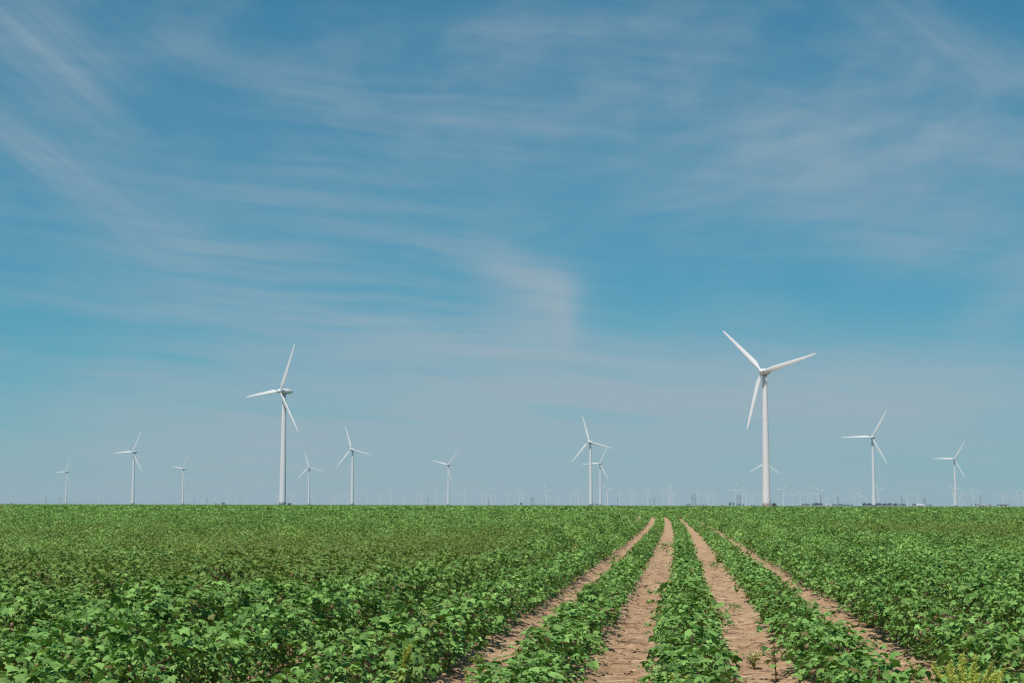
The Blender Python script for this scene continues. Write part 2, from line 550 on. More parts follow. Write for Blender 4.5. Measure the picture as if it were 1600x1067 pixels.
def zone(y0, y1, dy, rstep, nleaf, size, tmpl, wide, tall, seed, spread=0.0, kspray=16):
    rng = np.random.default_rng(seed)
    ys = np.arange(y0, y1, dy)
    b_lo, b_hi = bend(y0), bend(y1)
    rlo = int((-.47 * y1 - 6 - max(b_lo, b_hi)) / ROW) - 2
    rhi = int((.245 * y1 + 6 - min(b_lo, b_hi)) / ROW) + 2
    rs = np.arange(rlo, rhi, rstep)
    R, Y = np.meshgrid(rs, ys); R, Y = R.ravel(), Y.ravel()
    Y = Y + rng.uniform(-.35, .35, len(Y)) * dy
    X = row_x(R, Y) + rng.uniform(-.05, .05, len(Y)) + rng.uniform(-.5, .5, len(Y)) * spread
    ok = (X > -.47 * Y - 3.5) & (X < .24 * Y + 3.5)
    X, Y, R = X[ok], Y[ok], R[ok]
    st = vigour_stress(X, Y)
    gap = rng.random(len(X)) < 0.015 + 0.05 * st
    X, Y, st, R = X[~gap], Y[~gap], st[~gap], R[~gap]
    rw, rh = row_size(R)
    clump = fbm(X * 1.1, Y * .8, 61, 2) - .5
    n = len(X)
    lf = rng.uniform(.75, 1.25, n) * (1 - .26 * st)
    cnt = np.maximum(3, (nleaf * lf * rw * rh).astype(int))
    idx = np.repeat(np.arange(n), cnt)
    m = len(idx)
    hw = (wide * rw * rng.uniform(.86, 1.12, n) * (1 - .10 * st))[idx]
    h = (tall * rh * np.clip(np.where(rng.random(n) < .20, rng.uniform(.50, .75, n), rng.uniform(.86, 1.16, n)) + .60 * clump, .45, 1.45) * (1 - .12 * st))[idx]
    P, az, tilt, zf = canopy(m, hw, h, rng, idx, kspray)
    if dy > .6: P[:, 1] += rng.uniform(-.5, .5, m) * dy
    if spread > 0: P[:, 0] += rng.uniform(-.5, .5, m) * spread
    # low inner leaves that reach across where the rows have grown together
    low = (rng.random(m) < .36) & ((R[idx] <= -7) | (R[idx] >= 8))
    P[low, 0] = rng.uniform(-.56, .56, m)[low]; P[low, 2] = (h * rng.uniform(.10, .42, m))[low]
    zf = np.where(low, .12, zf)
    P[:, 0] += X[idx]; P[:, 1] += Y[idx]
    # keep clumps on their row as it bends
    P[:, 0] += bend(P[:, 1]) - bend(Y[idx])
    P[:, 2] += rise(P[:, 1]) + .035
    sz = size * np.clip(rng.normal(1, .24, m), .5, 1.5) * (1 - .18 * st[idx])
    push(*leaf_batch(P, az, tilt, sz, tmpl[0], tmpl[1], leaf_tint(m, rng, zf, st[idx], (rng.normal(0, .16, n) + .9 * (fbm(X * .9, Y * .5, 83, 2) - .5))[idx]), rng.normal(0, .36, m)))
    return n, m


MID, FAR = (LEAF_MID_V, LEAF_MID_F), (LEAF_FAR_V, LEAF_FAR_F)
# plants of the near grid that are not objects of their own
rng0 = np.random.default_rng(77)
rest = [i for i in range(len(cand)) if i not in near_set and cand[i, 1] > -.47 * cand[i, 2] - 3.5 and cand[i, 1] < .24 * cand[i, 2] + 3.5]
X, Y = cand[rest, 1], cand[rest, 2]
st = vigour_stress(X, Y)
rw0, rh0 = row_size(cand[rest, 0])
cnt = (140 * rw0 * rh0 * rng0.uniform(.85, 1.15, len(X)) * (1 - .25 * st)).astype(int)
idx = np.repeat(np.arange(len(X)), cnt); m = len(idx)
P, az, tilt, zf = canopy(m, (.25 * rw0 * rng0.uniform(.9, 1.1, len(X)))[idx], (.395 * rh0 * rng0.uniform(.88, 1.1, len(X)) * (1 - .1 * st))[idx], rng0, idx)
P[:, 0] += X[idx]; P[:, 1] += Y[idx]; P[:, 2] += rise(P[:, 1]) + .035
V, Fc, T = leaf_batch(P, az, tilt, .044 * np.clip(rng0.normal(1, .22, m), .5, 1.45), LEAF_MID_V, LEAF_MID_F, leaf_tint(m, rng0, zf, st[idx]), rng0.normal(0, .34, m))
push(V, Fc, T)
# beyond the near grid
Y_END = float(cand[:, 2].max())
zone(Y_END + .2, 42, .30, 1, 100, .039, MID, .25, .40, 201, 0, 15)
zone(42, 75, .34, 1, 58, .055, FAR, .25, .41, 202, 0, 10)
zone(75, 150, .5, 1, 32, .088, FAR, .26, .36, 203, 0, 7)
zone(150, 330, 1.5, 1, 24, .23, FAR, .26, .32, 204, 0, 6)
zone(330, 830, 4.0, 3, 26, .55, FAR, .5, .29, 205, spread=2.4)

tris = AF
V = np.concatenate(AV); T = np.concatenate(AT); Fc = np.concatenate(AF)
crop = link("cotton_crop", mesh_np("cotton_crop", V, Fc, M_LEAF, T, True))
tag(crop, "green cotton crop filling the field to the horizon in curving rows", "cotton crop", kind="stuff")

# ------------------------------------------------------------------ soil and farmland
def axis(segs):
    out = []
    for a, b, n in segs: out += list(np.linspace(a, b, n, endpoint=False))
    return np.array(out + [segs[-1][1]])


def grid_sheet(name, xs, ys, zfun, mat, follow=False):
    X, Y = np.meshgrid(xs, ys)
    if follow: X = X + bend(Y)
    Zv = zfun(X, Y)
    V = np.stack([X.ravel(), Y.ravel(), Zv.ravel()], 1)
    nx, ny = len(xs), len(ys)
    i = np.arange(nx * ny).reshape(ny, nx)
    Fc = np.stack([i[:-1, :-1].ravel(), i[:-1, 1:].ravel(), i[1:, 1:].ravel(), i[1:, :-1].ravel()], 1)
    return link(name, mesh_np(name, V, Fc, mat, None, True))


xs = axis([(-520, -120, 20), (-120, -30, 45), (-30, -6, 100), (-6, 6, 400), (6, 30, 100), (30, 120, 45), (120, 520, 20)])
ys = axis([(-6, 5.5, 16), (5.5, 16, 420), (16, 34, 400), (34, 80, 240), (80, 200, 160), (200, 850, 60)])
soil = grid_sheet("field_soil", xs, ys, soil_z, M_SOIL, True)
tag(soil, "bare tan soil between the crop rows", "soil", kind="structure")

R_FAR = 16000.0
gx2 = axis([(-R_FAR, -1200, 24), (-1200, 1200, 48), (1200, R_FAR, 24)])
gy2 = axis([(-R_FAR, -200, 16), (-200, 1200, 60), (1200, R_FAR, 40)])
plain = grid_sheet("farmland", gx2, gy2, lambda X, Y: rise(Y) - 0.10 + 0 * X, M_PLAIN)
tag(plain, "flat green farmland beyond the field", "farmland", kind="structure")

# ------------------------------------------------------------------ soil litter
def litter():
    rng = np.random.default_rng(31)
    VV, FF, TT, b = [], [], [], 0
    n = 0
    pal = np.array([(0.42, 0.31, 0.20), (0.20, 0.12, 0.07), (0.11, 0.065, 0.04), (0.52, 0.42, 0.29), (0.28, 0.17, 0.10), (0.33, 0.22, 0.14)])
    while n < 12000:
        y = 7 + 33 * rng.random() ** 1.7
        k = rng.integers(-3, 5)
        x = row_x(k - .5, y) + rng.normal(0, .20)
        z = float(soil_z(np.array([x]), np.array([y]))[0])
        col = pal[rng.integers(0, 6)] * rng.uniform(.8, 1.15)
        kind = rng.random()
        if kind < .55:                               # broken stalk or straw
            L = rng.gamma(2.0, .032) + .015; w = rng.uniform(.0016, .0055)
            a = rng.normal(0, .55) if rng.random() < .6 else rng.uniform(0, 3.14)
            d = np.array([math.cos(a), math.sin(a), rng.normal(0, .08)]); s = np.array([-math.sin(a), math.cos(a), 0]) * w
            c = np.array([x, y, z + w]); u = np.array([0, 0, w * 1.6])
            pts = [c - d * L + s, c - d * L - s, c - d * L + u, c + d * L + s * .6, c + d * L - s * .6, c + d * L + u * .7]
            f = [(0, 3, 5), (0, 5, 2), (2, 5, 4), (2, 4, 1), (1, 4, 3), (1, 3, 0)]
        elif kind < .86:                             # clod
            r = rng.gamma(2.2, .0042) + .004
            pts = [np.array([x, y, z]) + r * rng.uniform(.65, 1.2, 3) * np.array(q) for q in ((1, 0, 0), (0, 1, 0), (-1, 0, 0), (0, -1, 0), (0, 0, .9), (0, 0, -.8))]
            f = [(0, 1, 4), (1, 2, 4), (2, 3, 4), (3, 0, 4), (1, 0, 5), (2, 1, 5), (3, 2, 5), (0, 3, 5)]
            col = np.array((0.47, 0.295, 0.18)) * rng.uniform(.75, 1.2)
        else:                                        # dead curled leaf
            r = rng.uniform(.012, .032); a = rng.uniform(0, 6.28)
            e = np.array([math.cos(a), math.sin(a), 0]) * r; g = np.array([-math.sin(a), math.cos(a), 0]) * r * .6
            c = np.array([x, y, z + .004])
            pts = [c - e, c + g + [0, 0, r * .5], c + e * .9, c - g + [0, 0, r * .4], c + [0, 0, .002]]
            f = [(0, 4, 1), (1, 4, 2), (2, 4, 3), (3, 4, 0)]
        VV += [np.array(p) for p in pts]
        FF += [tuple(i + b for i in q) for q in f]
        TT += [(*col, 1)] * len(pts)
        b += len(pts); n += 1
    return mesh_np("soil_litter", np.array(VV), np.array(FF), M_LITTER, np.array(TT))


tag(link("soil_litter", litter()), "dry stalk bits and clods scattered on the bare soil strips", "litter", kind="stuff")

# ------------------------------------------------------------------ weeds
def spike_weed(name_seed, n_spikes, h, spread):
    """pigweed: branching stem, yellow seed spikes"""
    rng = np.random.default_rng(name_seed)
    stem = MB(); spikes, leaves = [], []
    for k in range(n_spikes):
        a = rng.uniform(0, 6.28); L = h * rng.uniform(.62, 1.0); sp = spread * rng.uniform(.25, 1.0)
        z0 = rng.uniform(.0, .40) * h
        base_ = np.array([0, 0, z0]); tip = np.array([math.cos(a) * sp, math.sin(a) * sp, max(L, z0 + .2 * h)])
        midp = base_ * .45 + tip * .55 + np.array([math.cos(a), math.sin(a), 0]) * .10 * sp
        stem.tube([base_, midp, tip], [.005, .003, .002], 5)
        P, az, tl, szs = [], [], [], []
        for q in np.linspace(.38, 1.0, 85):
            c = (base_ * (1 - q) ** 2 + 2 * midp * q * (1 - q) + tip * q * q)
            for e in range(3):
                P.append(c + rng.normal(0, .006, 3)); az.append(rng.uniform(0, 6.28)); tl.append(rng.uniform(-1.1, .2)); szs.append(rng.uniform(.012, .021) * (1.25 - .65 * q))
        m = len(P); t = np.ones((m, 4)); t[:, 0] = rng.random(m); t[:, 1] = rng.random(m) ** 3 * .4; t[:, 2] = rng.random(m) * .2
        V, Fc, T = leaf_batch(np.array(P), np.array(az), np.array(tl), np.array(szs), LEAF_FAR_V, LEAF_FAR_F, t)
        spikes.append(mesh_np("seed_spike", V, Fc, M_PIG, T, True))
    n = 46
    P, az, tilt, zf = canopy(n, spread * .8, h * .6, rng)
    t = leaf_tint(n, rng, zf, .3)
    thin = LEAF_MID_V * np.array([.5, 1.0, 1.0])
    V, Fc, T = leaf_batch(P, az, tilt, rng.uniform(.04, .07, n), thin, LEAF_MID_F, t)
    return stem.mesh("weed_stem", M_PIG), spikes, mesh_np("weed_leaves", V, Fc, M_LIME, T, True)


def put_spike_weed(x, y, seed, n, h, sp, label, group=None):
    root = link("pigweed", None, None, (x, y, float(rise(y)) + .02), (0, 0, random.uniform(0, 6)))
    tag(root, label, "weed", group)
    st_, spk, lv = spike_weed(seed, n, h, sp)
    link("stem", st_, root); link("leaves", lv, root)
    for s in spk: link("seed_spike", s, root)


put_spike_weed(1.50, 9.25, 1, 28, .50, .27, "yellow pigweed with a dense fan of seed spikes at the field's near corner")
put_spike_weed(1.88, 9.1, 2, 20, .42, .22, "shorter yellow pigweed beside the densest pigweed, at the photo's corner")
put_spike_weed(-1.78, 9.9, 3, 2, .62, .05, "tall slender pigweed with one bare seed spike poking out of the crop")
put_spike_weed(-1.22, 9.2, 4, 3, .40, .08, "small pigweed at the foot of a leafy row by bare soil")
put_spike_weed(-.05, 8.6, 5, 3, .47, .09, "slim pigweed spikes poking through the central crop row")


def bush_weed(seed, n, hw, h, mat, size, stems):
    rng = np.random.default_rng(seed)
    st_ = MB(); P, az, tl, sz = [], [], [], []
    for k in range(stems):
        a = rng.uniform(0, 6.28); L = rng.uniform(.6, 1.0); r = hw * rng.uniform(.2, 1)
        tip = np.array([math.cos(a) * r, math.sin(a) * r, h * L]); mid_ = tip * [.35, .35, .6]
        st_.tube([(0, 0, -.02), mid_, tip], [.0035, .0025, .0012], 4)
        for q in rng.uniform(.3, 1, n // stems):
            P.append(2 * mid_ * q * (1 - q) + tip * q * q + rng.normal(0, .008, 3)); az.append(a + rng.normal(0, 1)); tl.append(rng.uniform(-1.0, .5)); sz.append(size * rng.uniform(.6, 1.3))
    m = len(P); t = np.ones((m, 4)); t[:, 0] = rng.random(m); t[:, 1] = rng.random(m) ** 2 * .5; t[:, 2] = rng.random(m) * .5
    V, Fc, T = leaf_batch(np.array(P), np.array(az), np.array(tl), np.array(sz), LEAF_FAR_V * [.42, 1, 1], LEAF_FAR_F, t)
    return st_.mesh("weed_stems", mat), mesh_np("weed_leaves", V, Fc, mat, T, True)


def put_bush(px, py, seed, n, hw, h, mat, size, stems, label):
    x, y = ground_point(px, py, float(rise(20)))
    root = link("weed_tuft", None, None, (x, y, float(rise(y)) + .005)); tag(root, label, "weed")
    a, b = bush_weed(seed, n, hw, h, mat, size, stems)
    link("stems", a, root); link("leaves", b, root)


put_bush(1178, 1046, 41, 300, .085, .155, M_DRY, .026, 26, "pale straw coloured weed tuft on the bare soil strip")
put_bush(1124, 882, 42, 420, .17, .26, M_LIME, .05, 30, "yellow green weed clump at the edge of a bare strip")
put_bush(1140, 1064, 44, 60, .05, .09, M_LIME, .025, 8, "small green weed sprouting on bare soil at the photo's edge")
put_bush(752, 1052, 45, 160, .11, .16, M_LIME, .035, 14, "low green weed in the strip beside the dense crop")
put_bush(1432, 1066, 46, 140, .10, .13, M_LIME, .035, 12, "grey green weed beside the yellow pigweeds")


def stalk_plant(px, py):
    """half bare young cotton: reddish stalk, a few leaves on top"""
    x, y = ground_point(px, py)
    root = link("cotton_seedling", None, None, (x, y, 0.0)); tag(root, "half bare cotton seedling with a reddish stalk, beside the pale weed tuft", "cotton plant")
    s = MB(); s.tube([(0, 0, -.03), (-.005, .003, .16), (-.018, .01, .33)], [.006, .005, .003], 6)
    rng = np.random.default_rng(8); P, az, tl, sz = [], [], [], []
    for k in range(16):
        z0 = rng.uniform(.09, .32); a = rng.uniform(0, 6.28); L = rng.uniform(.04, .11)
        e = np.array([math.cos(a) * L - .01, math.sin(a) * L, z0 + .035]); s.tube([(-.01, 0, z0), e], [.003, .0018], 4)
        P.append(e); az.append(a); tl.append(rng.uniform(.1, .9)); sz.append(rng.uniform(.03, .06))
    t = leaf_tint(16, rng, np.full(16, .5), .3)
    V, Fc, T = leaf_batch(np.array(P), np.array(az), np.array(tl), np.array(sz), LEAF_NEAR_V, LEAF_NEAR_F, t)
    link("stalk", s.mesh("seedling_stalk", M_STEM), root); link("leaves", mesh_np("seedling_leaves", V, Fc, M_LEAF, T, True), root)


stalk_plant(1213, 1066)

# ------------------------------------------------------------------ wind turbines
HUB = 69.0
RAD = 30.6


def tower_mesh():
    b = MB(); prof = []
    for i in range(24):
        q = i / 23; z = q * 67.3
        prof.append((2.08 - 0.90 * q ** 1.05, z))
    b.lathe(prof, 36)
    for z, r in ((22.4, 1.80), (44.9, 1.51)):        # flange seams between the tower cans
        b.lathe([(r - .02, z - .10), (r + .035, z - .08), (r + .035, z + .08), (r - .02, z + .10)], 36)
    return b.mesh("turbine_tower", M_WHITE, True)


def door_mesh():
    b = MB(); b.box(-.5, .5, -2.15, -1.95, 1.6, 3.7); b.box(-.7, .7, -3.0, -2.0, 1.35, 1.58)
    for k in range(5): b.box(-.7, .7, -3.0 - .3 * (k + 1), -3.0 - .3 * k - .01, 1.35 - .27 * (k + 1), 1.35 - .27 * k - .05)
    return b.mesh("tower_door", M_GALV)


def nacelle_mesh():
    b = MB(); rings = []
    for y, w, h, zc in ((-2.35, .95, .95, 0), (-2.25, 1.25, 1.25, 0), (-1.2, 1.5, 1.5, 0), (.8, 1.62, 1.65, .02), (2.6, 1.55, 1.6, .04), (4.2, 1.3, 1.36, .08), (5.4, .98, 1.02, .12), (6.3, .6, .62, .16), (6.7, .2, .2, .18)):
        ring = []
        for q in np.arange(24) * 2 * math.pi / 24:
            c, s = math.cos(q), math.sin(q); e = .80
            ring.append((w * math.copysign(abs(c) ** e, c), y, zc + h * math.copysign(abs(s) ** e, s)))
        rings.append(ring[::-1])
    b.rings(rings)
    return b.mesh("turbine_nacelle", M_WHITE, True)


def yaw_mesh():
    b = MB(); b.lathe([(1.0, -2.0), (1.32, -1.9), (1.36, -1.35), (1.2, -1.1)], 28)
    return b.mesh("yaw_ring", M_GALV, True)


def mast_mesh():
    b = MB(); b.tube([(0, 5.0, 1.3), (0, 5.0, 2.7)], [.06, .05], 6); b.tube([(-.45, 5.0, 2.5), (.45, 5.0, 2.5)], [.05, .05], 6)
    b.lathe([(.10, 2.5), (.12, 2.55), (.12, 2.75), (.04, 2.8)], 8)
    return b.mesh("weather_mast", M_GALV)


def hub_mesh():
    b = MB(); rings = []
    for y, r in ((1.25, 1.0), (1.2, 1.22), (.3, 1.35), (-.5, 1.28), (-1.1, 1.02), (-1.55, .62), (-1.75, .22), (-1.79, .03)):
        rings.append([(r * math.cos(q), y, r * math.sin(q)) for q in np.arange(24) * 2 * math.pi / 24])
    b.rings(rings)
    return b.mesh("turbine_hub", M_WHITE, True)


def blade_mesh(pitch=0.0):
    b = MB(); rings = []
    prof = [(0.0, .95), (1.6, .95), (3.0, 1.45), (4.6, 2.15), (6.2, 2.45), (9, 2.35), (13, 2.1), (17, 1.85), (21, 1.58), (25, 1.28), (28, 1.02), (29.7, .78), (30.4, .45), (RAD, .1)]
    for z, c in prof:
        q = z / RAD
        rnd = max(0, 1 - z / 4.4)                     # round root turning into a wing section
        tw = math.radians(14 * (1 - q) ** 2 + 1) + pitch
        thick = (.9 * rnd + (1 - rnd) * c * (.26 - .13 * q)) / 2
        ring = []
        for k in range(14):
            a = 2 * math.pi * k / 14
            u = math.cos(a); v = math.sin(a)
            xw = (u * .5 + .5 - .30) * c - .0         # leading edge at -0.30 c
            wing_v = v * thick * (1.0 - .62 * (u * .5 + .5)) * 1.25
            xr, vr = u * .45, v * .45
            x_ = xr * rnd + xw * (1 - rnd); y_ = vr * rnd + wing_v * (1 - rnd)
            ring.append((x_ * math.cos(tw) - y_ * math.sin(tw), x_ * math.sin(tw) + y_ * math.cos(tw) - .012 * z * q, z))
        rings.append(ring)
    b.rings(rings)
    return b.mesh("turbine_blade", M_BLADE, True)


TM = dict(tower=tower_mesh(), door=door_mesh(), nacelle=nacelle_mesh(), yaw=yaw_mesh(), mast=mast_mesh(), hub=hub_mesh(), blade=blade_mesh())
HUB_Y = -3.7


def hub_place(px, py, yaw):
    """tower foot of a turbine whose hub shows at this spot of the photo"""
    d = ray(px, py); zh = HUB + .40
    t = (zh - EYE) / d[2]
    P = np.array([0, 0, EYE]) + d * t
    # hub sits HUB_Y in front of the tower axis
    return P[0] + math.sin(yaw) * HUB_Y, P[1] - math.cos(yaw) * HUB_Y


def turbine(px, py, phase, label, dphi=0.0, group="white wind turbines nearer the field"):
    yaw = PSI - math.radians(40 + dphi)
    x, y = hub_place(px, py, yaw)
    root = link("wind_turbine", None, None, (x, y, .40), (0, 0, yaw)); root.empty_display_size = 5
    tag(root, label, "wind turbine", group)
    tw_ = link("tower", TM["tower"], root)
    d_ = link("door", TM["door"], tw_, None, (0, 0, 2.4))
    nc = link("nacelle", TM["nacelle"], root, (0, 0, HUB))
    link("yaw_ring", TM["yaw"], root, (0, 0, HUB)); link("weather_mast", TM["mast"], nc)
    link("hub", TM["hub"], root, (0, HUB_Y, HUB))
    for k in range(3):
        link("blade", TM["blade"], root, (0, HUB_Y, HUB), (0, math.radians(phase + 120 * k), 0))
    return root


turbine(1190, 580, -44.5, "tallest and biggest white wind turbine with one blade leaning down along its tower", -7)
turbine(437, 611, 25, "second tallest white wind turbine, its rounded nacelle seen from the side", 0)
turbine(1362, 683, 30, "white wind turbine standing next to the tallest one, one blade level", -14)
turbine(1490.8, 717, 31, "white wind turbine beside the white farm buildings, one blade level", -18)
turbine(920, 690, -16, "taller white wind turbine of the overlapping pair mid field", -7)
turbine(936.5, 724, 28, "shorter white wind turbine of the overlapping pair mid field", -15)
turbine(1195.5, 724, 3, "small white wind turbine almost hidden behind the tallest turbine's tower", -10)
turbine(699, 726, 44, "lone white wind turbine with two raised blades, between second tallest and overlapping pair", -14)
turbine(548.5, 702, -17, "medium white wind turbine with one blade nearly upright, just past the second tallest", -12)
turbine(482, 730, -16, "small white wind turbine close beside the second tallest one's tower", -25)
turbine(284.3, 732, 38, "small slim white wind turbine with one blade hanging along its tower", 0)
turbine(206.7, 706, 27, "medium white wind turbine between the two small outermost ones, one blade level", -16)
turbine(102.4, 737, 27, "outermost small white wind turbine near the photo's edge", -8)


def far_turbine_mesh(phase):
    b = MB()
    b.lathe([(2.6, 0), (2.1, 30), (1.6, 67.3)], 10)
    b.rings([[(w * math.cos(q), y, HUB + h * math.sin(q)) for q in -np.arange(8) * math.pi / 4] for y, w, h in ((-2.3, 1.1, 1.1), (0, 1.5, 1.6), (3.5, 1.5, 1.5), (6.3, .6, .7))])
    b.rings([[(r * math.cos(q), HUB_Y + y, HUB + r * math.sin(q)) for q in np.arange(8) * math.pi / 4] for y, r in ((1.3, 1.2), (-.6, 1.2), (-1.75, .2))])
    for k in range(3):
        a = math.radians(phase + 120 * k); ca, sa = math.cos(a), math.sin(a)
        rings = []
        for z, c in ((0, .9), (2.5, 1.0), (6, 3.4), (15, 2.9), (25, 2.2), (RAD, 1.0)):
            rings.append([(xx * ca + z * sa, HUB_Y + yy, HUB + z * ca - xx * sa) for xx, yy in ((-.35 * c, 0), (.1 * c, .16 * c + .05), (.65 * c, 0), (.1 * c, -.16 * c - .05))])
        b.rings(rings)
    return b.mesh("far_turbine", M_WHITE)


FARM = {}


def far_turbine(px, py, phase, label):
    ph = int(round((phase % 120) / 10) * 10) % 120
    if ph not in FARM: FARM[ph] = far_turbine_mesh(ph)
    yaw = PSI - math.radians(28 + random.uniform(-8, 8))
    x, y = hub_place(px, py, yaw)
    o = link("distant_wind_turbine", FARM[ph], None, (x, y, .40), (0, 0, yaw))
    tag(o, label, "wind turbine", "tiny hazy wind turbines along the horizon")


FAR_T = [(64, 774.5, -40), (106.5, 774, 90), (115, 773, 60), (154, 774, 30), (201.5, 774, 30), (241, 775, 35), (295, 773, 60), (337.5, 776, 0), (355, 773.5, 30), (369, 771.5, 60),
         (386, 774, -30), (434, 774, 90), (455.5, 773, 15), (460.6, 772, -20), (487.5, 775, 10), (518.5, 775, 0), (524, 776, 45), (533.5, 774, 5), (543, 770.5, 0), (557.5, 771.5, -15),
         (573.5, 774, 80), (594.5, 773.5, -15), (612, 768, 60), (630.5, 774.5, 90), (650.5, 774, 0), (658.5, 773, 60), (660.6, 772, 0), (680.6, 768, 25), (695, 774, -40), (714.7, 774.5, 45),
         (726, 770.5, 0), (752.7, 774, 10), (757.5, 775, 0), (760, 774, 40), (767.7, 767, 60), (773, 775, 20), (795.6, 774.5, 80), (811.5, 768.5, 5), (815.6, 774.5, 30), (847.5, 776, 70),
         (854, 766, -30), (872.5, 776, 75), (890.6, 775, 0), (898.7, 772.5, 0), (903.5, 767.5, 0), (910.6, 776, 40), (949, 765, -45), (967.7, 772, -15), (985.6, 767, -30), (990.6, 774, 80),
         (1011.5, 770.5, 22), (1035.6, 772, 0), (1044.7, 766, 0), (1047, 766.5, 25), (1050.6, 776, 50), (1054, 774, 90), (1090.2, 771, -20), (1107, 772.5, -30), (1114, 772, 25), (1148, 765, 25),
         (1159.4, 766.5, 30), (1166.2, 770.5, -10), (1172.5, 776, 40), (1176, 774.5, 20), (1189.7, 772.5, -75), (1223.7, 764.5, 30), (1237.5, 774, 75), (1250.4, 771, 60), (1262, 773, 15),
         (1267.5, 773, -50), (1279, 767, -42), (1291, 778, 0), (1304.7, 773, 80), (1334.7, 771, -40), (1343, 772, 25), (1352.5, 777, 30), (1372.2, 764.5, 75), (1417.5, 772.5, -45), (1433, 773, 40),
         (1489.7, 765, -50), (1498.7, 775, -35), (1503, 773, -30), (1521, 770, -45), (1566.2, 772, 42), (1574.6, 774, -10), (1590, 772.5, -20), (1599.5, 769, 60)]
ANCH = [(0, "the photo's edge"), (104, "outermost turbine"), (209, "medium turbine"), (286, "slim turbine"), (438, "second tallest turbine"), (548, "medium upright-bladed turbine"),
        (699, "lone turbine"), (928, "overlapping pair"), (1194, "tallest turbine"), (1362, "tallest one's neighbour"), (1491, "farm turbine"), (1600, "the photo's edge")]


def pose(p):
    p = p % 120
    return "blade upright" if p < 20 or p > 100 else ("Y-shaped" if 45 <= p <= 75 else ("blades tilted clockwise" if p < 45 else "blades tilted counterclockwise"))


cnts = {}


def between(px):
    k = max(q for q in range(len(ANCH) - 1) if ANCH[q][0] <= px)
    return ANCH[k][1], ANCH[k + 1][1]


for (px, py, ph) in sorted(FAR_T):
    a, b = between(px)
    k = cnts[a] = cnts.get(a, -1) + 1
    far_turbine(px, py, ph, f"{ORD[k]} tiny hazy turbine from {a} toward {b}, {pose(ph)}")

# ------------------------------------------------------------------ pylons
def pylon_mesh(H=42.0, wide=4.2):
    b = MB()

    def bar(p, q, r=.17): b.tube([p, q], [r, r], 4)
    lv = [0, 9, 17, 24, 30, 36, H]
    w = [wide, 3.1, 2.3, 1.6, 1.15, .9, .25]
    for (sx, sy) in ((1, 1), (1, -1), (-1, 1), (-1, -1)):
        for i in range(6): bar((sx * w[i], sy * w[i], lv[i]), (sx * w[i + 1], sy * w[i + 1], lv[i + 1]), .22)
    for i in range(6):
        for s in (1, -1):
            bar((-w[i], s * w[i], lv[i]), (w[i + 1], s * w[i + 1], lv[i + 1])); bar((w[i], s * w[i], lv[i]), (-w[i + 1], s * w[i + 1], lv[i + 1]))
            bar((s * w[i], -w[i], lv[i]), (s * w[i + 1], w[i + 1], lv[i + 1]))
            bar((-w[i + 1], s * w[i + 1], lv[i + 1]), (w[i + 1], s * w[i + 1], lv[i + 1]))
    for z, L in ((25, 6.5), (30.5, 8.0), (36, 6.0)):
        for s in (1, -1):
            bar((0, .8, z), (s * L, 0, z + .4)); bar((0, -.8, z), (s * L, 0, z + .4)); bar((0, 0, z + 2.2), (s * L, 0, z + .4))
            bar((s * L, 0, z + .4), (s * L, 0, z - 1.6), .14)
    return b.mesh("lattice_pylon", M_GALV)


PYL = pylon_mesh()
pyl = [(72, 775), (94.5, 777), (303.5, 779), (323.5, 776.5), (485, 777), (668.5, 776), (763.7, 777), (830, 775.5), (833.5, 776), (850, 778), (965.3, 775), (1016.5, 779), (1022, 775.5), (1082, 772), (1086, 770.5),
       (1152, 771.5), (1156.3, 771.5), (1282, 772), (1309, 774), (1409, 775), (1442.5, 777), (1445.3, 776), (1532, 774.5), (1577, 779)]
pylo = {}
for (px, py) in pyl:
    d = ray(px, py); t = (42.3 - EYE) / d[2]
    o = link("electricity_pylon", PYL, None, (d[0] * t, d[1] * t, .32), (0, 0, PSI + random.uniform(-.5, .5)))
    a, b = between(px); k = pylo[a] = pylo.get(a, -1) + 1
    tag(o, f"{ORD[k]} faint grey lattice pylon from {a} toward {b}", "pylon", "faint lattice pylons on the horizon")

# ------------------------------------------------------------------ far trees
def tree_mesh(seed, tall):
    rng = np.random.default_rng(seed)
    n = 520
    cl = rng.normal(0, 1, (9, 3)); cl /= np.linalg.norm(cl, axis=1)[:, None]
    cl = cl * np.array([.32, .32, .26]) * rng.uniform(.5, 1, (9, 1)) + [0, 0, .62]
    k = rng.integers(0, 9, n)
    P = cl[k] + rng.normal(0, .115, (n, 3))
    if tall: P = P * [.45, .45, 1.0] + rng.normal(0, .02, (n, 3))
    P[:, 2] = np.clip(P[:, 2], .12, 1.0)
    t = np.ones((n, 4)); t[:, 0] = rng.random(n); t[:, 1] = 0; t[:, 2] = rng.random(n) * .4
    V, Fc, T = leaf_batch(P * 9, rng.uniform(0, 6.28, n), rng.uniform(-.4, 1.0, n), rng.uniform(.55, 1.15, n), LEAF_FAR_V, LEAF_FAR_F, t)
    cr = mesh_np("far_tree_crown", V, Fc, M_TREE, T, True)
    tr = MB(); tr.tube([(0, 0, -.3), (.05, 0, 2.2), (.1, .1, 5.2)], [.32, .22, .08], 7)
    for q in range(5):
        a = rng.uniform(0, 6.28); tr.tube([(.05, 0, 2 + q * .5), (math.cos(a) * 1.6, math.sin(a) * 1.6, 4.2 + q * .5)], [.12, .05], 5)
    return cr, tr.mesh("far_tree_trunk", M_BARK)


TREES = [tree_mesh(60 + i, i >= 4) for i in range(6)]


